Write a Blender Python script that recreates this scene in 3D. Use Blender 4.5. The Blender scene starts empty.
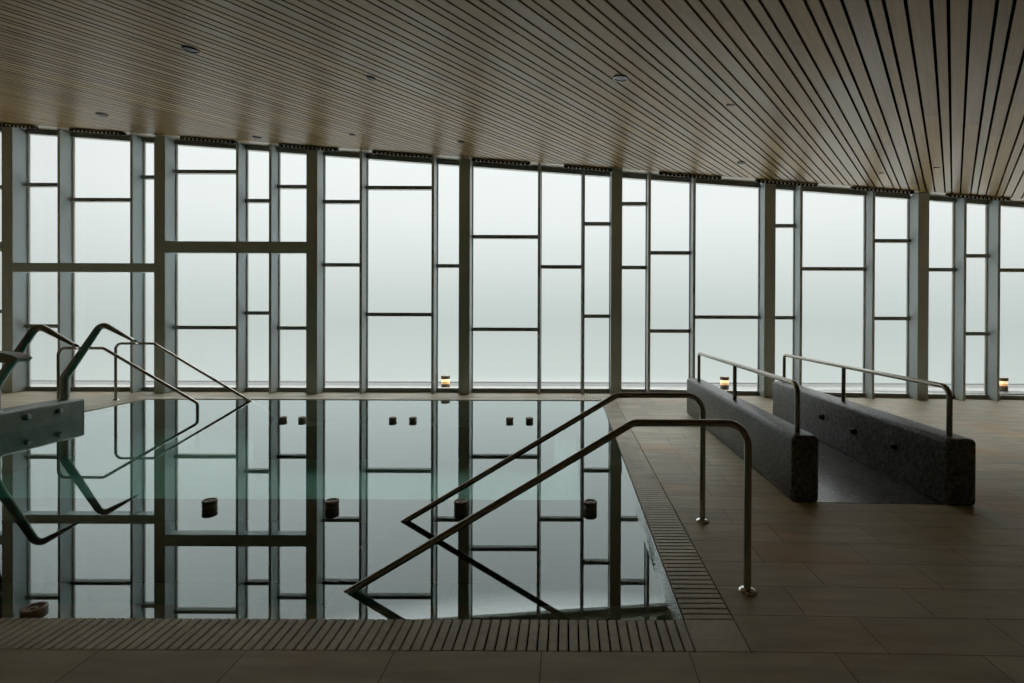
import bpy, bmesh, math, random
from mathutils import Vector, Matrix
random.seed(7)
S = bpy.context.scene
COL = S.collection

# ------------------------------------------------------------------ camera
F, CX, CY, PIT, YAW, ROL = 520.59, 567.80, 315.09, .00444, -.00053, .00351
H = 1.6115                      # eye height above the deck
D = 10.225                      # front face of the steel columns
cR = Vector((math.cos(YAW), -math.sin(YAW), 0)); f0 = Vector((math.sin(YAW), math.cos(YAW), 0)); zz = Vector((0, 0, 1))
cF = f0*math.cos(PIT) - zz*math.sin(PIT); cU = f0*math.sin(PIT) + zz*math.cos(PIT)
right = cR*math.cos(ROL) + cU*math.sin(ROL); up = cU*math.cos(ROL) - cR*math.sin(ROL)
cam = bpy.data.cameras.new('camera'); co = bpy.data.objects.new('camera', cam); COL.objects.link(co)
cam.sensor_width = 36; cam.lens = F*36/1024
cam.shift_x = (512-CX)/1024; cam.shift_y = (CY-341.5)/1024
cam.clip_start = .05; cam.clip_end = 500
M = Matrix.Identity(4)
for i in range(3):
    M[i][0] = right[i]; M[i][1] = up[i]; M[i][2] = -cF[i]
M[0][3] = 0; M[1][3] = 0; M[2][3] = H
co.matrix_world = M
S.camera = co
def ray(x, y):
    u = x-CX; v = y-CY
    return cF + right*(u/F) - up*(v/F)
def at(x, y, Y):                # surveyed point on the vertical plane at depth Y
    d = ray(x, y); return Vector((0, 0, H)) + d*(Y/d.y)

# ------------------------------------------------------------------ materials
def mat(name, base=(.5, .5, .5), rough=.5, metal=0, spec=.5, emit=None, es=0):
    m = bpy.data.materials.new(name); m.use_nodes = True
    b = m.node_tree.nodes['Principled BSDF']
    b.inputs['Base Color'].default_value = (*base, 1); b.inputs['Roughness'].default_value = rough
    b.inputs['Metallic'].default_value = metal; b.inputs['Specular IOR Level'].default_value = spec
    if emit:
        b.inputs['Emission Color'].default_value = (*emit, 1); b.inputs['Emission Strength'].default_value = es
    return m
class N:
    def __init__(s, m): s.t = m.node_tree; s.b = s.t.nodes.get('Principled BSDF')
    def n(s, typ, **k):
        x = s.t.nodes.new(typ)
        for a, v in k.items():
            if a[0] == '_': setattr(x, a[1:], v)
        return x
    def l(s, a, b): s.t.links.new(a, b)
    def ramp(s, fac, stops):
        r = s.n('ShaderNodeValToRGB'); e = r.color_ramp.elements
        while len(e) < len(stops): e.new(.5)
        for q, (p, c) in zip(e, stops): q.position = p; q.color = (*c, 1)
        s.l(fac, r.inputs[0]); return r.outputs[0]
    def noise(s, scale, vec=None, detail=4, rough=.55):
        x = s.n('ShaderNodeTexNoise'); x.inputs['Scale'].default_value = scale; x.inputs['Detail'].default_value = detail
        x.inputs['Roughness'].default_value = rough
        if vec: s.l(vec, x.inputs['Vector'])
        return x.outputs['Fac']
    def mix(s, fac, a, b, mode='MIX'):
        x = s.n('ShaderNodeMix', _data_type='RGBA', _blend_type=mode)
        for sock, v in ((x.inputs[0], fac), (x.inputs[6], a), (x.inputs[7], b)):
            if isinstance(v, (int, float)): sock.default_value = v
            elif isinstance(v, tuple): sock.default_value = (*v, 1)
            else: s.l(v, sock)
        return x.outputs[2]
    def math(s, op, a, b=None):
        x = s.n('ShaderNodeMath', _operation=op)
        for sock, v in zip(x.inputs, (a, b)):
            if v is None: continue
            if isinstance(v, (int, float)): sock.default_value = v
            else: s.l(v, sock)
        return x.outputs[0]
    def bump(s, h, strength, dist=.01):
        x = s.n('ShaderNodeBump'); x.inputs['Strength'].default_value = strength; x.inputs['Distance'].default_value = dist
        s.l(h, x.inputs['Height']); s.l(x.outputs[0], s.b.inputs['Normal']); return x

def tile_mat():
    m = mat('deck_tiles', rough=.5, spec=.35); n = N(m)
    g = n.n('ShaderNodeNewGeometry')
    mp = n.n('ShaderNodeMapping'); mp.inputs['Location'].default_value = (.561, .2513, 0)
    n.l(g.outputs['Position'], mp.inputs[0])
    br = n.n('ShaderNodeTexBrick'); br.offset = .37; br.offset_frequency = 2; br.squash = 1
    n.l(mp.outputs[0], br.inputs['Vector'])
    for k, v in (('Scale', 1), ('Mortar Size', .0025), ('Mortar Smooth', .1), ('Bias', 0), ('Brick Width', .70), ('Row Height', .30297)):
        br.inputs[k].default_value = v
    br.inputs['Color1'].default_value = (.60, .54, .385, 1); br.inputs['Color2'].default_value = (.51, .46, .325, 1)
    br.inputs['Mortar'].default_value = (.12, .10, .07, 1)
    st = n.n('ShaderNodeMapping'); st.inputs['Scale'].default_value = (1, 5, 1); n.l(g.outputs['Position'], st.inputs[0])
    grain = n.ramp(n.noise(2.2, st.outputs[0], 6), [(.3, (.78, .78, .78)), (.7, (1.12, 1.12, 1.12))])
    warm = n.ramp(n.noise(.9, g.outputs['Position'], 3), [(.52, (1, 1, 1)), (.68, (1.15, .9, .72))])
    c = n.mix(1., n.mix(1., br.outputs['Color'], grain, 'MULTIPLY'), warm, 'MULTIPLY')
    n.l(c, n.b.inputs['Base Color'])
    n.l(n.ramp(n.noise(3., g.outputs['Position'], 3), [(.3, (.46, .46, .46)), (.7, (.56, .56, .56))]), n.b.inputs['Roughness'])
    h = n.math('SUBTRACT', 1, br.outputs['Fac']); n.bump(h, .4, .004)
    return m
def stone_mat(name, a, b, scale=60, rough=.5, bump=.25, spec=.4):
    m = mat(name, rough=rough, spec=spec); n = N(m)
    g = n.n('ShaderNodeNewGeometry')
    f = n.noise(scale, g.outputs['Position'], 3, .7)
    c = n.ramp(f, [(.35, a), (.65, b)])
    big = n.ramp(n.noise(2.5, g.outputs['Position'], 4), [(.3, (.75, .75, .75)), (.7, (1.2, 1.2, 1.2))])
    n.l(n.mix(1., c, big, 'MULTIPLY'), n.b.inputs['Base Color'])
    n.bump(f, bump, .004)
    return m
def wood_mat():
    m = mat('ceiling_boards', rough=.3, spec=.5); n = N(m); n.b.inputs['IOR'].default_value = 1.17
    tc = n.n('ShaderNodeTexCoord')
    a = n.n('ShaderNodeAttribute'); a.attribute_name = 'board'
    st = n.n('ShaderNodeMapping'); st.inputs['Scale'].default_value = (.9, 22, 1); n.l(tc.outputs['Object'], st.inputs[0])
    off = n.n('ShaderNodeVectorMath', _operation='ADD'); n.l(st.outputs[0], off.inputs[0])
    sc = n.n('ShaderNodeVectorMath', _operation='SCALE'); n.l(a.outputs['Vector'], sc.inputs[0]); sc.inputs['Scale'].default_value = 40
    n.l(sc.outputs[0], off.inputs[1])
    grain = n.ramp(n.noise(1.6, off.outputs[0], 5), [(.3, (.86, .84, .80)), (.7, (1.1, 1.1, 1.1))])
    tone = n.ramp(a.outputs['Fac'], [(0, (.24, .15, .058)), (.5, (.315, .208, .086)), (1, (.395, .272, .128))])
    n.l(n.mix(1., tone, grain, 'MULTIPLY'), n.b.inputs['Base Color'])
    n.l(n.math('ADD', n.math('MULTIPLY', a.outputs['Fac'], .1), .3), n.b.inputs['Roughness'])
    return m
def water_mat():
    m = bpy.data.materials.new('pool_water'); m.use_nodes = True; n = N(m); t = m.node_tree
    for x in list(t.nodes): t.nodes.remove(x)
    out = n.n('ShaderNodeOutputMaterial'); mx = n.n('ShaderNodeMixShader')
    gl = n.n('ShaderNodeBsdfGlossy'); gl.inputs['Roughness'].default_value = 0.0; gl.inputs['Color'].default_value = (.86, .95, .94, 1)
    tr = n.n('ShaderNodeBsdfTransparent'); tr.inputs['Color'].default_value = (.80, .95, .90, 1)
    fr = n.n('ShaderNodeLayerWeight'); fr.inputs['Blend'].default_value = .5
    g = n.n('ShaderNodeNewGeometry'); sp = n.n('ShaderNodeSeparateXYZ'); n.l(g.outputs['Position'], sp.inputs[0])
    # ripples only where the water spills over the right and near lips
    ex = n.math('MULTIPLY', n.math('SUBTRACT', sp.outputs[0], .55), 12.)
    ex.node.use_clamp = True
    fade = n.math('MULTIPLY', n.math('SUBTRACT', 6.2, sp.outputs[1]), .4); fade.node.use_clamp = True
    amp = n.math('MULTIPLY', ex, fade)
    st = n.n('ShaderNodeMapping'); st.inputs['Scale'].default_value = (1, 2.2, 1); n.l(g.outputs['Position'], st.inputs[0])
    h = n.math('MULTIPLY', n.noise(26, st.outputs[0], 3), amp)
    calm = n.math('MULTIPLY', n.noise(1.1, g.outputs['Position'], 2), .02)
    bp = n.n('ShaderNodeBump'); bp.inputs['Strength'].default_value = .2; bp.inputs['Distance'].default_value = .012
    n.l(n.math('ADD', h, calm), bp.inputs['Height'])
    for x in (gl, fr): n.l(bp.outputs[0], x.inputs['Normal'])
    n.l(n.math('ADD', n.math('MULTIPLY', n.math('POWER', fr.outputs['Facing'], 3.2), .90), .08), mx.inputs[0]); n.l(tr.outputs[0], mx.inputs[1]); n.l(gl.outputs[0], mx.inputs[2]); n.l(mx.outputs[0], out.inputs[0])
    return m
def glass_mat():
    m = bpy.data.materials.new('window_glass'); m.use_nodes = True; n = N(m); t = m.node_tree
    for x in list(t.nodes): t.nodes.remove(x)
    out = n.n('ShaderNodeOutputMaterial'); mx = n.n('ShaderNodeMixShader')
    gl = n.n('ShaderNodeBsdfGlossy'); gl.inputs['Roughness'].default_value = 0.0
    tr = n.n('ShaderNodeBsdfTransparent'); tr.inputs['Color'].default_value = (.975, .985, .98, 1)
    fr = n.n('ShaderNodeFresnel'); fr.inputs['IOR'].default_value = 1.3
    n.l(fr.outputs[0], mx.inputs[0]); n.l(tr.outputs[0], mx.inputs[1]); n.l(gl.outputs[0], mx.inputs[2]); n.l(mx.outputs[0], out.inputs[0])
    return m
def pool_tile():
    m = mat('pool_tiles', rough=.35); n = N(m)
    g = n.n('ShaderNodeNewGeometry')
    br = n.n('ShaderNodeTexBrick'); br.offset = .0
    n.l(g.outputs['Position'], br.inputs['Vector'])
    for k, v in (('Scale', 1), ('Mortar Size', .004), ('Brick Width', .3), ('Row Height', .3)): br.inputs[k].default_value = v
    br.inputs['Color1'].default_value = (.006, .19, .135, 1); br.inputs['Color2'].default_value = (.005, .165, .115, 1); br.inputs['Mortar'].default_value = (.005, .09, .065, 1)
    n.l(br.outputs['Color'], n.b.inputs['Base Color'])
    return m

MT = dict(
    tile=tile_mat(), wood=wood_mat(), water=water_mat(), glass=glass_mat(), pool=pool_tile(),
    steel=mat('painted_steel', (.60, .68, .70), .36, 0, .5),
    alu=mat('dark_aluminium', (.30, .305, .27), .4, .0, .5),
    rail=mat('brushed_stainless', (.40, .37, .32), .24, 1),
    chrome=mat('polished_chrome', (.8, .8, .78), .08, 1),
    spout=mat('satin_stainless', (.33, .35, .32), .3, 1),
    parapet=stone_mat('dark_terrazzo', (.03, .033, .032), (.23, .236, .23), 30, .36, .6),
    basin=stone_mat('wet_dark_stone', (.065, .066, .062), (.15, .15, .143), 30, .2, .3, .5),
    divider=stone_mat('grey_green_concrete', (.15, .185, .155), (.22, .26, .215), 40, .45, .2),
    ledge=stone_mat('submerged_stone', (.035, .028, .018), (.05, .04, .027), 20, .7, .1, 0),
    lip=stone_mat('near_lip_stone', (.20, .17, .13), (.25, .215, .165), 20, .7, .1, 0),
    grate=stone_mat('grate_stone', (.56, .505, .375), (.68, .62, .48), 30, .42, .1),
    channel=mat('channel_black', (.008, .008, .007), .8, 0, .1),
    void=mat('ceiling_void_black', (.006, .006, .006), .95, 0, .05),
    wall=mat('dark_plaster', (.37, .325, .25), .85, 0, .2),
    border=mat('ceiling_border', (.42, .36, .26), .4),
    fin=mat('pale_vent_fins', (.86, .84, .76), .5),
    terrace=stone_mat('terrace_stone', (.034, .036, .033), (.048, .049, .045), 8, .6, .05),
    pale=stone_mat('pale_sill_stone', (.11, .11, .104), (.13, .13, .125), 8, .5, .05),
    dark=mat('dark_fitting', (.02, .02, .02), .45),
    lens=mat('fitting_lens', (.20, .20, .19), .25),
    nozzle=stone_mat('bubbler_bronze', (.34, .28, .22), (.55, .48, .40), 90, .4, .4),
    lamp=mat('lamp_bronze', (.13, .095, .06), .5, .1),
    glow=mat('lamp_glow', (1, .8, .55), .5, 0, .2, (1, .74, .40), 1.15),
    glow_low=mat('lamp_glow_amber', (.9, .6, .35), .5, 0, .2, (1, .50, .17), .55),
)
MT['lens'].node_tree.nodes['Principled BSDF'].inputs['Metallic'].default_value = .2

# ------------------------------------------------------------------ helpers
def tag(o, label=None, cat=None, group=None, kind=None):
    if label: o['label'] = label
    if cat: o['category'] = cat
    if group: o['group'] = group
    if kind: o['kind'] = kind
    return o
def empty(name, loc=(0, 0, 0)):
    o = bpy.data.objects.new(name, None); COL.objects.link(o); o.location = loc; o.empty_display_size = .1
    return o
def obj(name, bm, m, parent=None, smooth=False, origin=None):
    """bmesh given in world coordinates; origin / parent shift is taken out."""
    me = bpy.data.meshes.new(name)
    bmesh.ops.recalc_face_normals(bm, faces=bm.faces[:])
    if parent is not None: origin = parent.location if parent.parent is None else parent.location + parent.parent.location
    if origin is not None: bmesh.ops.translate(bm, verts=bm.verts[:], vec=-Vector(origin))
    bm.to_mesh(me); bm.free()
    for p in me.polygons: p.use_smooth = smooth
    me.materials.append(m)
    o = bpy.data.objects.new(name, me); COL.objects.link(o)
    if parent is not None: o.parent = parent
    elif origin is not None: o.location = origin
    if smooth:
        md = o.modifiers.new('edges', 'EDGE_SPLIT'); md.split_angle = math.radians(40)
    return o
def box(bm, x0, x1, y0, y1, z0, z1, bev=0, zf=None, seg=2):
    b = bmesh.new()
    vs = [b.verts.new((x, y, z)) for x in (x0, x1) for y in (y0, y1) for z in (z0, z1)]
    for f in ((0, 1, 3, 2), (4, 6, 7, 5), (0, 4, 5, 1), (2, 3, 7, 6), (0, 2, 6, 4), (1, 5, 7, 3)): b.faces.new([vs[i] for i in f])
    if zf:
        for v in b.verts: v.co.z += zf(v.co.x)
    bmesh.ops.recalc_face_normals(b, faces=b.faces[:])
    if bev: bmesh.ops.bevel(b, geom=b.edges[:], offset=bev, segments=seg, profile=.5, affect='EDGES')
    add(bm, b)
def add(bm, b):
    m = {}
    for v in b.verts: m[v] = bm.verts.new(v.co)
    for f in b.faces: bm.faces.new([m[v] for v in f.verts])
    b.free()
def quad(bm, *pts): bm.faces.new([bm.verts.new(p) for p in pts])
def poly_prism(bm, pts, top):
    """pts: list of 3D points of a face, top: offset vector"""
    a = [bm.verts.new(p) for p in pts]; b = [bm.verts.new(Vector(p)+Vector(top)) for p in pts]
    fs = [bm.faces.new(a), bm.faces.new(b[::-1])]
    for i in range(len(a)):
        j = (i+1) % len(a); fs.append(bm.faces.new((a[i], b[i], b[j], a[j])))
    return fs
def fillet(pts, rad, n=8):
    pts = [Vector(p) for p in pts]; out = [pts[0]]
    for i in range(1, len(pts)-1):
        p = pts[i]; a = (pts[i-1]-p); b = (pts[i+1]-p); la, lb = a.length, b.length; a.normalize(); b.normalize()
        r = rad[i-1] if isinstance(rad, (list, tuple)) else rad
        ang = a.angle(b); tl = min(r/math.tan(ang/2), la*.49, lb*.49); r = tl*math.tan(ang/2)
        bis = (a+b).normalized(); c = p + bis*(r/math.sin(ang/2)); s = p+a*tl; e = p+b*tl
        v0 = s-c; v1 = e-c; th = v0.angle(v1); ax = v0.cross(v1).normalized()
        for k in range(n+1): out.append(c + Matrix.Rotation(th*k/n, 3, ax) @ v0)
    out.append(pts[-1]); return out
def tube(bm, path, r, seg=14, cap=True, flat=1.0):
    path = [Vector(p) for p in path]; n = len(path); rs = r if isinstance(r, (list, tuple)) else [r]*n
    rings = []; prev = None
    for i, p in enumerate(path):
        t = (path[min(i+1, n-1)]-path[max(i-1, 0)]).normalized()
        if prev is None:
            a = t.cross(Vector((0, 1, 0)))
            if a.length < .1: a = t.cross(Vector((1, 0, 0)))
        else: a = prev - t*prev.dot(t)
        a.normalize(); prev = a; b = t.cross(a)
        rings.append([bm.verts.new(p + (a*math.cos(2*math.pi*k/seg) + b*math.sin(2*math.pi*k/seg)*flat)*rs[i]) for k in range(seg)])
    for i in range(n-1):
        for k in range(seg):
            j = (k+1) % seg; bm.faces.new((rings[i][k], rings[i][j], rings[i+1][j], rings[i+1][k]))
    if cap: bm.faces.new(rings[0][::-1]); bm.faces.new(rings[-1])
    return rings
def lathe(bm, c, prof, seg=24, axis=None):
    """prof: (r, h) pairs from bottom to top about an axis through c"""
    axis = Vector(axis or (0, 0, 1)).normalized(); a = axis.orthogonal().normalized(); b = axis.cross(a); c = Vector(c)
    rings = []
    for r, h in prof:
        if r < 1e-5: rings.append([bm.verts.new(c+axis*h)])
        else: rings.append([bm.verts.new(c+axis*h+(a*math.cos(2*math.pi*k/seg)+b*math.sin(2*math.pi*k/seg))*r) for k in range(seg)])
    for p, q in zip(rings, rings[1:]):
        for k in range(seg):
            j = (k+1) % seg
            if len(p) == 1 and len(q) == 1: continue
            if len(p) == 1: bm.faces.new((p[0], q[j], q[k]))
            elif len(q) == 1: bm.faces.new((p[k], p[j], q[0]))
            else: bm.faces.new((p[k], p[j], q[j], q[k]))
    if len(rings[0]) > 1: bm.faces.new(rings[0][::-1])
    if len(rings[-1]) > 1: bm.faces.new(rings[-1])
def copy_tree(o, loc):
    c = o.copy(); COL.objects.link(c); c.location = loc
    for ch in o.children:
        k = ch.copy(); COL.objects.link(k); k.parent = c
        for g in ch.children:
            q = g.copy(); COL.objects.link(q); q.parent = k
    return c
NB = bmesh.new

# ------------------------------------------------------------------ room constants
K = .013                                    # the deck falls gently to the right of the pool
def fz(x): return -K*max(0., x-.8)
XL, XR, YB = -14.3, 13.2, -5.0              # left wall, right wall, back wall
PX0, PX1, PY0, PY1 = -7.78, .6146, 2.736, 9.60     # water edge
GW = .2675                                  # grate width
YG = D+.30                                  # glass plane
B_, C_, Z0 = -.0708, .05272, 4.4882
def cz(x, y): return Z0 + B_*x + C_*(y-D)   # underside of the ceiling
DS = Vector((.595366, .803454, .000207)); DS.z = B_*DS.x + C_*DS.y; DS.normalize()
CN = Vector((-B_, -C_, 1)).normalized()
PP = DS.cross(CN).normalized()

# ------------------------------------------------------------------ floor
bm = NB()
ox0, ox1, oy0, oy1 = PX0-GW, PX1+GW, PY0-GW, PY1+GW
def slab(x0, x1, y0, y1):
    box(bm, x0, x1, y0, y1, -.12, 0, zf=fz)
slab(XL, .8, YB, oy0); slab(.8, XR, YB, oy0)
slab(XL, ox0, oy0, oy1); slab(ox1, XR, oy0, oy1)
slab(XL, .8, oy1, YG+.05); slab(.8, XR, oy1, YG+.05)
tag(obj('floor', bm, MT['tile']), kind='structure')

# ------------------------------------------------------------------ pool basin, submerged ledges, water
bm = NB()
zb = -.55
x0, x1, y0, y1 = PX0, PX1, PY0, PY1
box(bm, x0-.1, x1+.1, y0-.1, y1+.1, zb-.1, zb)
box(bm, x0-.1, x0, y0-.1, y1+.1, zb, -.09); box(bm, x1, x1+.1, y0-.1, y1+.1, zb, -.09)
box(bm, x0, x1, y0-.1, y0, zb, -.09); box(bm, x0, x1, y1, y1+.1, zb, -.09)
tag(obj('pool_basin', bm, MT['pool']), kind='structure')
bm = NB()
box(bm, x0, .15, 4.12, 4.62, -.549, -.05, .01)
box(bm, .15, x1, y0+.19, y1, -.549, -.05, .01)
box(bm, -.2, .15, y0+.19, 4.12, -.549, -.35, .01)
box(bm, -4.6, -.2, 7.6, 7.95, -.549, -.06, .01)
tag(obj('pool_ledge', bm, MT['ledge']), kind='structure')
bm = NB(); box(bm, x0, x1, y0, y0+.19, -.549, -.035, .01); tag(obj('pool_lip', bm, MT['lip']), kind='structure')
bm = NB(); quad(bm, (x0, y0, -.012), (x1, y0, -.012), (x1, y1, -.012), (x0, y1, -.012))
w = obj('pool_water', bm, MT['water'])
tag(w, 'still dark green pool water mirroring the window grid', 'water', kind='stuff')

# ------------------------------------------------------------------ overflow grates
def grate(x0, x1, y0, y1, along, label):
    r = empty('overflow_grate', ((x0+x1)/2, (y0+y1)/2, -.1))
    tag(r, label, 'drain grate', 'stone overflow grates around the pool')
    b = NB(); p = .0505; g = .0085; e = .006
    if along == 'x':
        n = int((x1-x0)/p)
        for i in range(n):
            a = x0 + (x1-x0)*i/n
            box(b, a+g/2, a+(x1-x0)/n-g/2, y0+e, y1-e, -.03, -.001, .0035, seg=1)
    else:
        n = int((y1-y0)/p)
        for i in range(n):
            a = y0 + (y1-y0)*i/n
            box(b, x0+e, x1-e, a+g/2, a+(y1-y0)/n-g/2, -.03, -.001, .0035, seg=1)
    obj('bars', b, MT['grate'], r)
    b = NB(); box(b, x0, x1, y0, y1, -.09, -.031); obj('channel', b, MT['channel'], r)
grate(x0, x1, y0-GW, y0, 'x', 'long stone overflow grate along the near edge of the pool')
grate(x1, x1+GW, y0, y1, 'y', 'stone overflow grate along the right edge of the pool')
grate(x0, x1, y1, y1+GW, 'x', 'stone overflow grate along the far edge of the pool, below the windows')
grate(x0-GW, x0, y0, y1, 'y', 'stone overflow grate along the left edge of the pool, behind the low divider')
for (cx, cy, lab, f0_) in ((x1, y0-GW, 'plain square coping slab at the near right corner of the pool', 1),
                      (x1, y1, 'small square coping slab at the far right corner of the pool', 0),
                      (x0-GW, y1, 'small square coping slab at the far left corner of the pool', 0),
                      (x0-GW, y0-GW, '', -1)):
    bm = NB(); box(bm, cx+.002, cx+GW-.003, cy+.003, cy+GW-.002, -.1, .0, .004, seg=1)
    o = obj('coping_slab', bm, MT['grate'])
    if f0_ >= 0: tag(o, lab, 'coping slab')
    else: tag(o, kind='structure'); o.name = 'trim_3'

# ------------------------------------------------------------------ ceiling
bm = NB(); lay = bm.faces.layers.float.new('board')
def clip(pts, a, b, c):                     # keep a*x+b*y<=c
    out = []
    for i in range(len(pts)):
        p, q = pts[i], pts[(i+1) % len(pts)]; dp = a*p[0]+b*p[1]-c; dq = a*q[0]+b*q[1]-c
        if dp <= 0: out.append(p)
        if dp*dq < 0:
            t = dp/(dp-dq); out.append((p[0]+t*(q[0]-p[0]), p[1]+t*(q[1]-p[1])))
    return out
YC = D-.10                                  # boards stop at the column line
base = -.101; per = .397; marks = (0, .103, .238, .397); gap = .025
tmin = min(PP.dot(Vector((x, y, cz(x, y)))) for x in (XL, XR) for y in (YB, YC))
tmax = max(PP.dot(Vector((x, y, cz(x, y)))) for x in (XL, XR) for y in (YB, YC))
O = Vector((0, D, Z0)); tO = PP.dot(O)
k = math.floor((tmin-base)/per)
while base + k*per < tmax:
    for j in range(3):
        ta = base+k*per+marks[j]+gap/2; tb = base+k*per+marks[j+1]-gap/2
        s = -30 - random.random()*3
        while s < 22:
            L = random.choice((2.4, 3.0, 3.6, 4.2)); e = s+L-.0015
            c4 = [O + PP*(t-tO) + DS*q for t, q in ((ta, s), (tb, s), (tb, e), (ta, e))]
            pts = [(p.x, p.y) for p in c4]
            for a, b, c in ((1, 0, XR), (-1, 0, -XL), (0, 1, YC), (0, -1, -YB)):
                pts = clip(pts, a, b, c)
                if len(pts) < 3: break
            if len(pts) >= 3:
                rv = random.random()
                for f in poly_prism(bm, [(p[0], p[1], cz(*p)) for p in pts], (0, 0, .028)): f[lay] = rv
            s += L
    k += 1
# local axes along the boards so that the grain follows them
Rm = Matrix((DS, PP, CN)).transposed().to_4x4()
Rm.translation = O
bmesh.ops.transform(bm, matrix=Rm.inverted(), verts=bm.verts[:])
ce = obj('ceiling', bm, MT['wood']); ce.matrix_world = Rm
tag(ce, kind='structure')
bm = NB(); poly_prism(bm, [(x, y, cz(x, y)+.075) for x, y in ((XL, YB), (XR, YB), (XR, YG+.4), (XL, YG+.4))], (0, 0, .1))
tag(obj('ceiling_void', bm, MT['void']), kind='structure')
bm = NB(); poly_prism(bm, [(x, y, cz(x, y)) for x, y in ((XL, YC+.004), (XR, YC+.004), (XR, YG+.2), (XL, YG+.2))], (0, 0, .03))
tag(obj('trim_1', bm, MT['border']), kind='structure')

# ------------------------------------------------------------------ walls out of frame
def wallpoly(name, a, b, off):
    bm = NB(); poly_prism(bm, [(a[0], a[1], -.15), (b[0], b[1], -.15), (b[0], b[1], cz(*b)+.17), (a[0], a[1], cz(*a)+.17)], off)
    tag(obj(name, bm, MT['wall']), kind='structure')
wallpoly('wall_back', (XL, YB), (XR, YB), (0, -.2, 0))
wallpoly('wall_left', (XL, YB-.2), (XL, YG+.3), (-.2, 0, 0))
wallpoly('wall_right', (XR, YB-.2), (XR, YG+.3), (.2, 0, 0))

# ------------------------------------------------------------------ window wall
CXS = [(at(a, 385, D).x+at(b, c, D).x)/2 for a, b, c in ((6.9, 6.8, 128), (158.75, 159.9, 138), (310.9, 312.3, 150), (462.8, 465.6, 161), (615.5, 617.6, 173), (768.3, 771.75, 185), (921.6, 925.5, 195))]
CW = .108
finpx = [58.7, 131.4, 237.2, 270.2, 360.8, 432.8, 539.2, 583.5, 649.7, 694.6, 801.6, 874.1, 965.6, 999.6]
fins = [at(p, 200, D+.03).x for p in finpx]
# order of members left to right; transom heights (pixel rows) per gap
seq = [('c', CXS[0]), ('f', fins[0]), ('f', fins[1]), ('c', CXS[1]), ('f', fins[2]), ('f', fins[3]), ('c', CXS[2]), ('f', fins[4]), ('f', fins[5]),
       ('c', CXS[3]), ('f', fins[6]), ('f', fins[7]), ('c', CXS[4]), ('f', fins[8]), ('f', fins[9]), ('c', CXS[5]), ('f', fins[10]), ('f', fins[11]),
       ('c', CXS[6]), ('f', fins[12]), ('f', fins[13])]
gapy = [(43, [185, 326]), (102, [200]), (149, [177.5]), (206, [172, 327.5]), (258, [201, 313]), (293, [187, 328]),
        (341, [202, 265]), (400, [188, 314.5]), (449, [266]), (505, [237, 329.3]), (561, [267]), (598, [224, 316.2]),
        (635, [204, 267.6]), (671, [253, 331]), (728, [317.2]), (785, [226, 317.7]), (834, [269]), (892, [241, 318.5]),
        (942, [269.8]), (977, [256, 333.7]), (1015, [270.3])]
def zwall(px, py): return at(px, py, YG-.03).z
YH = YG                                      # header / frame plane
FW = .05                                     # fin thickness
def make_fin(x, par):
    b = NB(); box(b, x-FW/2, x+FW/2, D+.03, YG+.04, fz(x)+.0, cz(x, D+.1)-.002)
    obj('mullion', b, MT['steel'], par)
    b = NB(); s = .012                       # gasket strip beside the fin, at the glass line
    box(b, x-FW/2-s, x+FW/2+s, YG-.02, YG+.035, fz(x)+.08, cz(x, YG)-.09)
    obj('gasket', b, MT['alu'], par)
def make_transom(xa, xb, z, par):
    b = NB(); box(b, xa, xb, YG-.07, YG+.05, z-.036, z+.036, .004, seg=1)
    obj('transom', b, MT['alu'], par)
def make_gap(xa, xb, zs, par):
    za = max(fz(xa), fz(xb))+.08
    zs = sorted(zs)
    edges = [za] + zs + [None]
    for z in zs: make_transom(xa, xb, z, par)
    for i in range(len(edges)-1):
        lo = edges[i]+(.036 if i else 0); b = NB()
        if edges[i+1] is None:
            f = [(xa, YG, lo), (xb, YG, lo), (xb, YG, cz(xb, YG)-.085), (xa, YG, cz(xa, YG)-.085)]
        else:
            hi = edges[i+1]-.036
            f = [(xa, YG, lo), (xb, YG, lo), (xb, YG, hi), (xa, YG, hi)]
        poly_prism(b, f, (0, .012, 0)); obj('pane', b, MT['glass'], par)
def rails(xa, xb, par):
    b = NB(); poly_prism(b, [(xa, YG-.05, fz(xa)), (xb, YG-.05, fz(xb)), (xb, YG-.05, fz(xb)+.082), (xa, YG-.05, fz(xa)+.082)], (0, .12, 0))
    obj('sill', b, MT['alu'], par)
    b = NB(); poly_prism(b, [(xa, YG-.05, cz(xa, YG)-.095), (xb, YG-.05, cz(xb, YG)-.095), (xb, YG-.05, cz(xb, YG)), (xa, YG-.05, cz(xa, YG))], (0, .12, 0))
    obj('header', b, MT['alu'], par)
wins = {}
def half(k): return CW if k == 'c' else FW/2
n = 2
bays = [[i for i in range(len(seq)) if 3*b <= i < 3*b+3] for b in range(7)]
for bi, idx in enumerate(bays):
    xa = seq[idx[0]][1]; xb = seq[idx[-1]+1][1] if idx[-1]+1 < len(seq) else CXS[6]+3
    par = empty('window_%d' % (bi+2), ((xa+xb)/2, YG, 0)); tag(par, kind='structure')
    rails(xa+CW, xb-CW, par)
    for i in idx:
        kind, x = seq[i]
        nx = seq[i+1] if i+1 < len(seq) else ('c', CXS[6]+3)
        if kind == 'f': make_fin(x, par)
        px, ys = gapy[i]
        make_gap(x+half(kind), nx[1]-half(nx[0]), [zwall(px, y) for y in ys], par)
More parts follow.
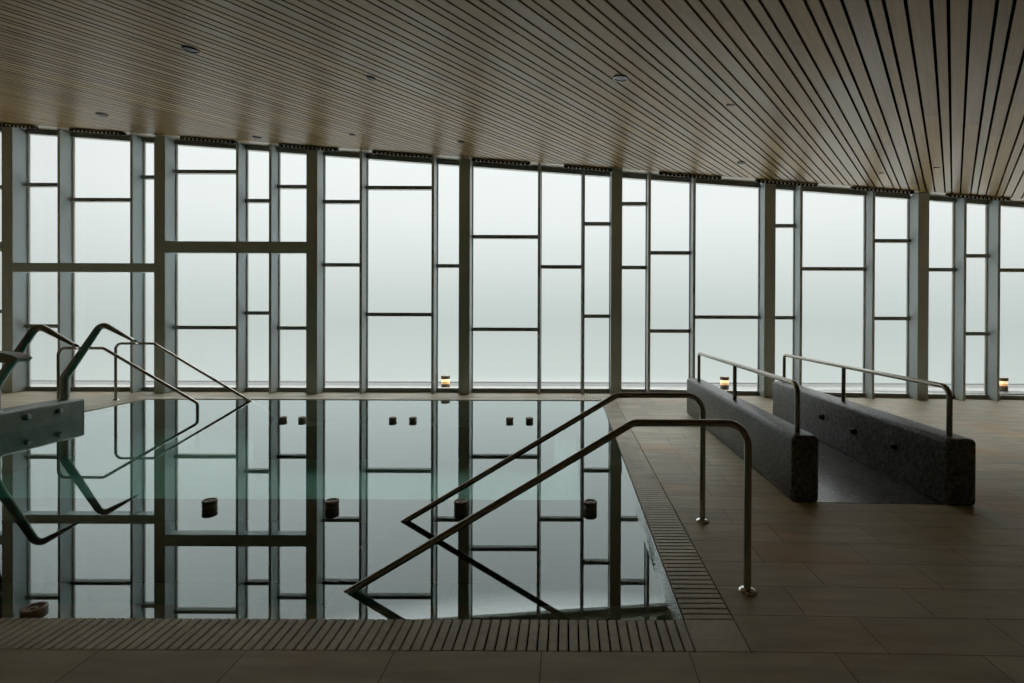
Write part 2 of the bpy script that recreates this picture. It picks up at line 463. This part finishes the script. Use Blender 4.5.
# neighbouring bays beyond the edges of the picture
def side_bay(name, xa, xb, offs, zz_):
    par = empty(name, ((xa+xb)/2, YG, 0)); tag(par, kind='structure')
    rails(xa, xb, par); xs = [xa]+[xa+o for o in offs]+[xb]
    for x in xs[1:-1]: make_fin(x, par)
    for i in range(len(xs)-1): make_gap(xs[i]+FW/2, xs[i+1]-FW/2, zz_[i], par)
side_bay('window_1', CXS[0]-3, CXS[0]-CW, (.75, 2.2), [[2.0, 4.2], [1.6], [3.2+.9, 1.0+.6]])
side_bay('window_9', CXS[6]+3+CW, XR-.02, (.75, 1.6, 2.4), [[2.4], [1.4, 2.9], [2.0], [1.2]])
bm = NB(); box(bm, CXS[6]+3-CW, CXS[6]+3+CW, D, YG+.04, fz(10), cz(10, D)-.002)
tag(obj('trim_4', bm, MT['steel']), kind='structure')
bm = NB(); box(bm, XL, CXS[0]-3, D, YG+.04, 0, cz(XL, D)-.002); tag(obj('trim_5', bm, MT['wall']), kind='structure')

clab = ['dark steel column at the left edge of the window wall, behind the nearer curved spout',
        'dark steel column between the two heavy crossbars, second from left',
        'dark steel column at the right end of the higher crossbar, third from left',
        'dark steel column just right of the glowing lamp that shows above the pool, middle of the seven',
        'dark steel column rising above the bend of the far pool handrail, fifth from left',
        'dark steel column behind the left ramp parapet, sixth from left',
        'dark steel column behind the right ramp handrail, rightmost of the seven']
for x, lab in zip(CXS, clab):
    r = empty('steel_column', (x, D+.16, fz(x))); tag(r, lab, 'column', 'steel columns of the window wall')
    b = NB(); box(b, x-CW, x+CW, D, YG+.04, fz(x), min(cz(x-CW, D), cz(x+CW, D))-.002, .006, seg=1)
    obj('shaft', b, MT['steel'], r)
    b = NB(); box(b, x-CW-.012, x+CW+.012, YG-.02, YG+.035, fz(x)+.08, cz(x, YG)-.1)
    obj('gasket', b, MT['alu'], r)
def beam(xa, xb, y0p, y1p, px, lab):
    z1 = at(px, y0p, D).z; z0 = at(px, y1p, D).z; b = NB()
    box(b, xa, xb, D+.003, D+.215, z0, z1, .005, seg=1)
    tag(obj('steel_beam', b, MT['steel'], origin=((xa+xb)/2, D, z0)), lab, 'crossbar', 'heavy crossbars of the window wall')
beam(CXS[0]+CW, CXS[1]-CW, 263, 272, 85, 'heavy dark crossbar, lower one, between the two leftmost columns')
beam(CXS[1]+CW, CXS[2]-CW, 241.3, 253, 230, 'heavy dark crossbar, higher one, right of the second column')
beam(CXS[0]-3, CXS[0]-CW, 241.5, 251, 0, 'stub of heavy crossbar running out at the left edge of the photo')

# ------------------------------------------------------------------ air vents along the ceiling edge
vents = [(-17, 36, 124), (71, 124, 128), (181, 236, 138), (280, 338, 148), (373, 432, 154), (472, 530, 162), (564, 612, 169), (659, 721, 176), (756, 817, 183), (852, 913, 190), (947, 1009, 197)]
vlab = ['above the leftmost column', 'above the second tall pane from left', 'right of the second column', 'crossing the third column',
        'above the wide pane left of the middle lamp', 'right of the middle column', 'left of the fifth column', 'right of the fifth column, above two mullions',
        'starting at the sixth column', 'left of the rightmost column', 'at the right edge, past the rightmost column']
for (pa, pb, py), lab in zip(vents, vlab):
    xa, xb = at(pa, py, D-.06).x, at(pb, py, D-.06).x
    c = Vector(((xa+xb)/2, D-.05, 0)); c.z = cz(c.x, c.y)
    r = empty('air_vent', c); tag(r, 'slotted black ceiling vent '+lab, 'air vent', 'slot vents along the top of the windows')
    # comb-like grille: a shallow dark box hanging at the board ends, pale fins across its face
    def vb(x_a, x_b, y_a, y_b, t0, t1):
        poly_prism(b, [(x_a, y_a, cz(x_a, y_a)-t0), (x_b, y_a, cz(x_b, y_a)-t0), (x_b, y_b, cz(x_b, y_b)-t0), (x_a, y_b, cz(x_a, y_b)-t0)], (0, 0, t0-t1))
    ya, yb = D-.095, D-.012
    b = NB(); vb(xa, xb, ya-.004, yb, .010, .001); vb(xa, xa+.014, ya, yb, .054, .014); vb(xb-.014, xb, ya, yb, .054, .014)
    obj('frame', b, MT['dark'], r)
    b = NB(); vb(xa+.014, xb-.014, ya+.012, yb, .052, .014); obj('dark_slot', b, MT['void'], r)
    b = NB(); nn = max(6, round((xb-xa)/.08))
    xs = [(xa+.0145, 0)]
    for q in range(1, nn):
        x = xa+.014+(xb-xa-.028)*q/nn; xs += [(x-.014, 1), (x+.014, 0)]
    xs.append((xb-.0145, 0)); vd = {}
    def vv(x, t):
        if (x, t) not in vd: vd[(x, t)] = b.verts.new((x, ya, cz(x, ya)-t))
        return vd[(x, t)]
    fs = []
    for (x_0, tooth), (x_1, _) in zip(xs, xs[1:]):
        fs.append(b.faces.new((vv(x_0, .0145), vv(x_1, .0145), vv(x_1, .018), vv(x_0, .018))))
        if tooth: fs.append(b.faces.new((vv(x_0, .018), vv(x_1, .018), vv(x_1, .056), vv(x_0, .056))))
    ex = bmesh.ops.extrude_face_region(b, geom=fs)
    bmesh.ops.translate(b, verts=[v for v in ex['geom'] if isinstance(v, bmesh.types.BMVert)], vec=(0, .011, 0))
    obj('louvre', b, MT['fin'], r)

# ------------------------------------------------------------------ ceiling fittings
fit = [(190.7, 49.3, .085, 'round black ceiling spotlight nearest the top left of the photo'),
       (102, 114.3, .085, 'round black ceiling spotlight above the two leftmost columns'),
       (257, 137.5, .075, 'small dark ceiling fitting close to the windows, above the higher crossbar'),
       (352.3, 134.5, .05, 'tiny grey ceiling sensor close to the windows, right of the third column'),
       (461, 142, .06, 'small dark ceiling spotlight at the top of the middle column'),
       (620.5, 78, .085, 'round silver and black ceiling spotlight in the middle of the ceiling'),
       (741, 162.5, .07, 'small dull ceiling spotlight left of the sixth column'),
       (371, 78, .05, 'faint flush ceiling disc left of the silver spotlight')]
def chit(x, y):
    d = ray(x, y); o = Vector((0, 0, H)); t = CN.dot(O-o)/CN.dot(d); return o+d*t
for px, py, r0, lab in fit:
    p = chit(px, py); r = empty('ceiling_spotlight', p); tag(r, lab, 'ceiling light', 'round fittings in the slatted ceiling')
    ax = -CN
    b = NB(); lathe(b, p, [(r0, -.02), (r0, .0), (r0*1.02, .008), (r0*.92, .016), (r0*.78, .016), (r0*.72, .004)], 24, ax)
    obj('ring', b, MT['dark'] if 'silver' not in lab and 'faint' not in lab and 'grey' not in lab else MT['lens'], r, True)
    b = NB(); lathe(b, p, [(r0*.71, -.012), (r0*.71, .004), (r0*.4, .012), (0, .014)], 20, ax)
    obj('lens', b, MT['dark'], r, True)
for px, py, lab in ((730.5, 105, 'tiny dark slot sensor on a slat above the middle of the right ramp'), (882, 173, 'tiny dark slot sensor in the ceiling close to the rightmost column'),
                    (937, 167.5, 'thin dark slot across one slat, right of the other two slots')):
    p = chit(px, py); b = NB(); box(b, -.05, .05, -.012, .012, -.006, .008, .003, seg=1)
    o = obj('ceiling_sensor', b, MT['dark']); o.location = p - CN*.002; o.rotation_euler = (0, 0, math.radians(-6))
    tag(o, lab, 'ceiling sensor', 'slot sensors in the ceiling')

# ------------------------------------------------------------------ near pool handrails
def flange(b, x, y, z): lathe(b, (x, y, z), [(.052, 0), (.052, .006), (.046, .014), (.028, .02), (.0225, .0205)], 24)
def pool_rail(Y, lab):
    r = empty('pool_handrail', (1.048, Y, fz(1.048))); tag(r, lab, 'handrail', 'steel handrails stepping into the pool, near right')
    b = NB(); sl = .967/1.619
    path = fillet([(1.048, Y, fz(1.048)), (1.048, Y, .974), (.382, Y, .974), (-1.237-.3/sl, Y, -.3), (-1.237-.3/sl, Y, -.548)], [.125, .09, .05], 9)
    tube(b, path, .0212, 18); obj('tube', b, MT['rail'], r, True)
    b = NB(); flange(b, 1.048, Y, fz(1.048)); obj('floor_flange', b, MT['chrome'], r, True)
pool_rail(3.021, 'bent stainless pool handrail nearest the camera, larger of the pair')
pool_rail(4.034, 'bent stainless pool handrail just behind the nearest one')

# ------------------------------------------------------------------ left far handrails
r = empty('pool_handrail', (-8.13, 8.3, 0)); tag(r, 'thin bent handrail at far left, lower end turned straight down', 'handrail', 'thin handrails at the far left steps')
b = NB(); path = fillet([(-8.13, 8.3, 0), (-8.13, 8.3, 1.02), (-7.41, 8.3, 1.02), (-5.91, 8.3, .15), (-5.91, 8.3, -.548)], [.11, .1, .08], 8)
tube(b, path, .0225, 14); obj('tube', b, MT['rail'], r, True)
b = NB(); flange(b, -8.13, 8.3, 0); obj('floor_flange', b, MT['chrome'], r, True)
r = empty('pool_handrail', (-8.19, 9.42, 0)); tag(r, 'thin bent handrail at the far left, behind the other and sloping straight into the water', 'handrail', 'thin handrails at the far left steps')
sl = 1.03/1.73
b = NB(); path = fillet([(-8.19, 9.42, 0), (-8.19, 9.42, 1.028), (-7.5, 9.42, 1.028), (-5.77+.3/sl, 9.42, -.3), (-5.77+.3/sl, 9.42, -.548)], [.11, .1, .05], 8)
tube(b, path, .0225, 14); obj('tube', b, MT['rail'], r, True)
b = NB(); flange(b, -8.19, 9.42, 0); obj('floor_flange', b, MT['chrome'], r, True)

# ------------------------------------------------------------------ ramp parapets, rails, foot basin
def parapet(x0, x1, y0, y1, h, lab, knobs=()):
    z = fz(x0)-.002
    r = empty('concrete_parapet', ((x0+x1)/2, (y0+y1)/2, z)); tag(r, lab, 'parapet', 'dark stone parapets flanking the foot basin')
    b = NB(); box(b, x0, x1, y0, y1, z-.01, z+h, .045, seg=4); obj('body', b, MT['parapet'], r, True)
    for y, zk in knobs:
        b = NB(); lathe(b, (x0+.004, y, zk), [(.042, 0), (.042, .012), (.026, .02), (.024, .05), (.0, .055)], 18, (-1, 0, 0)); obj('shower_nozzle', b, MT['dark'], r, True)
        b = NB()
parapet(1.935, 2.172, 4.47, 8.50, .575, 'dark speckled stone parapet on the left of the foot basin')
def kp(px, py): p = at(px, py, 1.); t = 3.25/p.x; return (t, H+(p.z-H)*t)
parapet(3.255, 3.515, 4.45, 8.30, .572, 'dark speckled stone parapet on the right of the foot basin, with small nozzles', [kp(822, 417), kp(853.5, 431), kp(894, 446.5)])
bm = NB(); box(bm, 2.168, 3.26, 4.48, 8.28, -.03, .004, .003, zf=fz, seg=1)
tag(obj('foot_basin', bm, MT['basin'], origin=(2.7, 6.4, -.03)), 'wet dark stone floor of the walk-through basin between the parapets', 'foot basin')
def par_rail(x, zt, ys, lab):
    r = empty('parapet_handrail', (x, ys[0], zt)); tag(r, lab, 'handrail', 'stainless handrails on the parapets')
    top = zt+.428; b = NB()
    tube(b, fillet([(x, ys[0], zt+.001), (x, ys[0], top), (x, ys[2], top), (x, ys[2], zt+.001)], [.095, .06], 8), .0235, 16); obj('tube', b, MT['rail'], r, True)
    b = NB(); tube(b, [(x, ys[1], zt+.001), (x, ys[1], top-.01)], .0235, 16); obj('middle_post', b, MT['rail'], r, True)
par_rail(2.04, .575+fz(1.935)-.002, (4.62, 6.36, 8.10), 'stainless handrail with three posts on the left parapet')
par_rail(3.375, .572+fz(3.255)-.002, (4.60, 6.37, 8.12), 'stainless handrail with three posts on the right parapet')

# ------------------------------------------------------------------ low pool divider with jets, spouts
r = empty('pool_divider', (-7.57, 5.4, -.5)); tag(r, 'low grey green concrete divider with round jets at the left edge of the pool', 'pool divider')
bm = NB(); box(bm, -7.76, -7.39, 2.95, 7.97, -.548, .276, .035, seg=4); obj('body', bm, MT['divider'], r, True)
for y in (7.55, 7.10, 6.65, 6.2, 5.75):
    b = NB(); lathe(b, (-7.394, y, .165), [(.04, 0), (.04, .02), (.034, .035), (.03, .05), (.018, .052), (.0, .045)], 18, (1, 0, 0)); obj('jet_nozzle', b, MT['spout'], r, True)

def swan(x, y, lab):
    r = empty('swan_neck_spout', (x, y, .277)); tag(r, lab, 'water spout', 'curved water spouts on the divider')
    P = fillet([(x, y, .277), (x, y, .61), (x+.56, y, 1.432), (x+1.05, y, 1.155)], [.12, .125], 8)
    L = [0]
    for a, c in zip(P, P[1:]): L.append(L[-1]+(c-a).length)
    rr = [.056 if l < .35 else .056-.019*min(1, (l-.35)/(L[-1]-.35)) for l in L]
    b = NB(); rg = tube(b, P, rr, 20, cap=False)
    # obliquely cut open mouth with a thin wall
    for v in rg[-1]: v.co.x += (v.co.z-P[-1].z)*-1.3 + .02
    inner = [b.verts.new(v.co*.0 + P[-1] + (v.co-P[-1])*.8) for v in rg[-1]]
    deep = [b.verts.new(v.co + (P[-4]-P[-1]).normalized()*.09) for v in inner]
    for q in range(20):
        j = (q+1) % 20; b.faces.new((rg[-1][q], rg[-1][j], inner[j], inner[q])); b.faces.new((inner[q], inner[j], deep[j], deep[q]))
    b.faces.new(deep)
    obj('neck', b, MT['spout'], r, True)
    b = NB(); lathe(b, (x, y, .2765), [(.075, 0), (.075, .012), (.062, .018)], 24); obj('base_flange', b, MT['spout'], r, True)
swan(-7.575, 7.83, 'tall curved steel water spout, the one further right, bending over the pool')
swan(-7.505, 6.81, 'tall curved steel water spout cut by the left edge of the photo')
# flat cascade mouth, its column stands outside the picture
Yc = 4.35
r = empty('cascade_spout', (-5.06, Yc, -.55)); tag(r, 'flat blade of a cascade spout reaching in at the left edge', 'water spout')
b = NB()
prof = [at(px, py, Yc+.06) for px, py in ((-62, 353), (0, 350.6), (20, 352.2), (29, 355), (33.2, 357.8), (29, 361.2), (0, 361.7), (-62, 363.4))]
poly_prism(b, [(p.x, Yc-.06, p.z) for p in prof], (0, .12, 0)); bmesh.ops.bevel(b, geom=[e for e in b.edges if abs(e.verts[0].co.y-e.verts[1].co.y) > .1], offset=.006, segments=2, affect='EDGES')
obj('blade', b, MT['steel'], r)
b = NB(); tube(b, [(-5.06, Yc, -.548), (-5.06, Yc, prof[-1].z-.001)], .045, 16); obj('column', b, MT['spout'], r, True)

# ------------------------------------------------------------------ bubblers in the pool
def bubbler(): 
    r = empty('pool_bubbler', (0, 0, -.05))
    b = NB(); lathe(b, (0, 0, -.05), [(.052, 0), (.053, .09), (.056, .10), (.056, .117), (.051, .122), (.04, .122), (.036, .114), (.016, .112), (.012, .12), (0, .12)], 24); obj('cap', b, MT['nozzle'], r, True)
    b = NB(); lathe(b, (0, 0, -.05), [(.0525, .066), (.057, .069), (.057, .076), (.0525, .079)], 24); obj('collar', b, MT['nozzle'], r, True)
    return r
g = 'bronze bubblers standing in the pool'
bp = bubbler()
bub = [((-2.875, 2.80, -.105), 'pale wet bubbler cap against the near edge of the pool, lower left'),
       ((-2.96, 4.3, -.066), 'dark round bubbler cap, leftmost of the middle row in the water'),
       ((-1.948, 4.3, -.066), 'dark round bubbler cap, second from left in the middle row'),
       ((-.882, 4.3, -.066), 'dark round bubbler cap between the two near handrails, below the middle column reflection'),
       ((.19, 4.3, -.066), 'dark round bubbler cap, rightmost of the middle row, near the right edge'),
       ((-4.25, 7.76, -.078), 'small dark bubbler cap, left one of the far left pair'),
       ((-3.96, 7.76, -.078), 'small dark bubbler cap, right one of the far left pair'),
       ((-2.61, 7.76, -.078), 'small dark bubbler cap, left one of the far middle pair'),
       ((-2.31, 7.76, -.078), 'small dark bubbler cap, right one of the far middle pair'),
       ((-.865, 7.76, -.078), 'small dark bubbler cap, left one of the far right pair'),
       ((-.57, 7.76, -.078), 'small dark bubbler cap, right one of the far right pair')]
for i, (loc, lab) in enumerate(bub):
    o = bp if i == 0 else copy_tree(bp, loc)
    o.location = loc; tag(o, lab, 'pool bubbler', g)
    if i == 0:
        pass

# ------------------------------------------------------------------ outside
bm = NB(); box(bm, -26, 26, YG+.06, 12.12, -.3, -.004); tag(obj('terrace', bm, MT['terrace']), kind='structure')
bm = NB(); box(bm, -26, 26, 10.90, 11.40, -.003, .0, 0); tag(obj('terrace_strip', bm, MT['pale']), kind='structure')
bm = NB(); box(bm, -26, 26, 11.95, 12.12, -.004, .008, .006, seg=1); tag(obj('terrace_kerb', bm, MT['terrace']), kind='structure')
def lamp(px, lab, first=None):
    x = at(px, 388, 10.97).x
    if first: o = copy_tree(first, (x, 10.97, 0))
    else:
        o = empty('terrace_lamp', (0, 0, 0))
        b = NB(); lathe(b, (0, 0, 0), [(.086, 0), (.09, .006), (.09, .10), (.084, .108)], 28); obj('body', b, MT['lamp'], o, True)
        b = NB(); lathe(b, (0, 0, 0), [(.084, .1085), (.086, .11), (.086, .155), (.08, .158)], 28); obj('lower_diffuser', b, MT['glow_low'], o, True)
        b = NB(); lathe(b, (0, 0, 0), [(.08, .1585), (.084, .16), (.084, .2095), (.08, .21)], 28); obj('glowing_core', b, MT['glow'], o, True)
        b = NB(); lathe(b, (0, 0, 0), [(.06, .2105), (.09, .2105), (.093, .215), (.093, .275), (.086, .282), (0, .285)], 28); obj('cap', b, MT['lamp'], o, True)
        o.location = (x, 10.97, 0)
    tag(o, lab, 'outdoor lamp', 'small glowing lamps on the terrace'); return o
L0 = lamp(445.5, 'small glowing lamp outside the glass left of the middle column')
lamp(724.5, 'small glowing lamp outside the glass above the left parapet', L0)
lamp(1002.8, 'small glowing lamp outside the glass at the right edge', L0)

# ------------------------------------------------------------------ sky of mist
wd = bpy.data.worlds.new('mist'); S.world = wd; wd.use_nodes = True; nt = wd.node_tree
bg = nt.nodes['Background']; tc = nt.nodes.new('ShaderNodeTexCoord'); sp = nt.nodes.new('ShaderNodeSeparateXYZ')
rp = nt.nodes.new('ShaderNodeValToRGB'); mr = nt.nodes.new('ShaderNodeMapRange')
nt.links.new(tc.outputs['Generated'], sp.inputs[0]); nt.links.new(sp.outputs[2], mr.inputs[0])
mr.inputs[1].default_value = -1; mr.inputs[2].default_value = 1; nt.links.new(mr.outputs[0], rp.inputs[0])
# overcast: the zenith is several times brighter than the misty horizon, the lit mist below is bright too
e = rp.color_ramp.elements
stops = [(-1, 3.4, (.95, 1, .98)), (-.35, 3.2, (.95, 1, .98)), (-.12, .72, (.91, 1, .965)), (-.02, .66, (.91, 1, .965)), (.03, .72, (.92, 1, .975)), (.10, .84, (.94, 1, .985)), (.17, .94, (.955, 1, .995)),
         (.27, 1.0, (.96, 1, .998)), (.47, 1.1, (.96, 1, 1)), (.60, 7.5, (.97, 1, 1)), (1, 11., (.97, 1, 1))]
while len(e) < len(stops): e.new(.5)
for q, (z, v, c) in zip(e, stops): q.position = (z+1)/2; q.color = (*[v*t for t in c], 1)
nt.links.new(rp.outputs[0], bg.inputs[0]); bg.inputs[1].default_value = 1.0

S.view_settings.view_transform = 'Standard'; S.view_settings.look = 'None'
S.view_settings.gamma = 1; S.view_settings.use_curve_mapping = False; S.view_settings.exposure = 0
S.cycles.max_bounces = 10; S.cycles.diffuse_bounces = 5; S.cycles.glossy_bounces = 5; S.cycles.transparent_max_bounces = 16
S.cycles.caustics_reflective = False; S.cycles.caustics_refractive = False
S.cycles.use_denoising = True
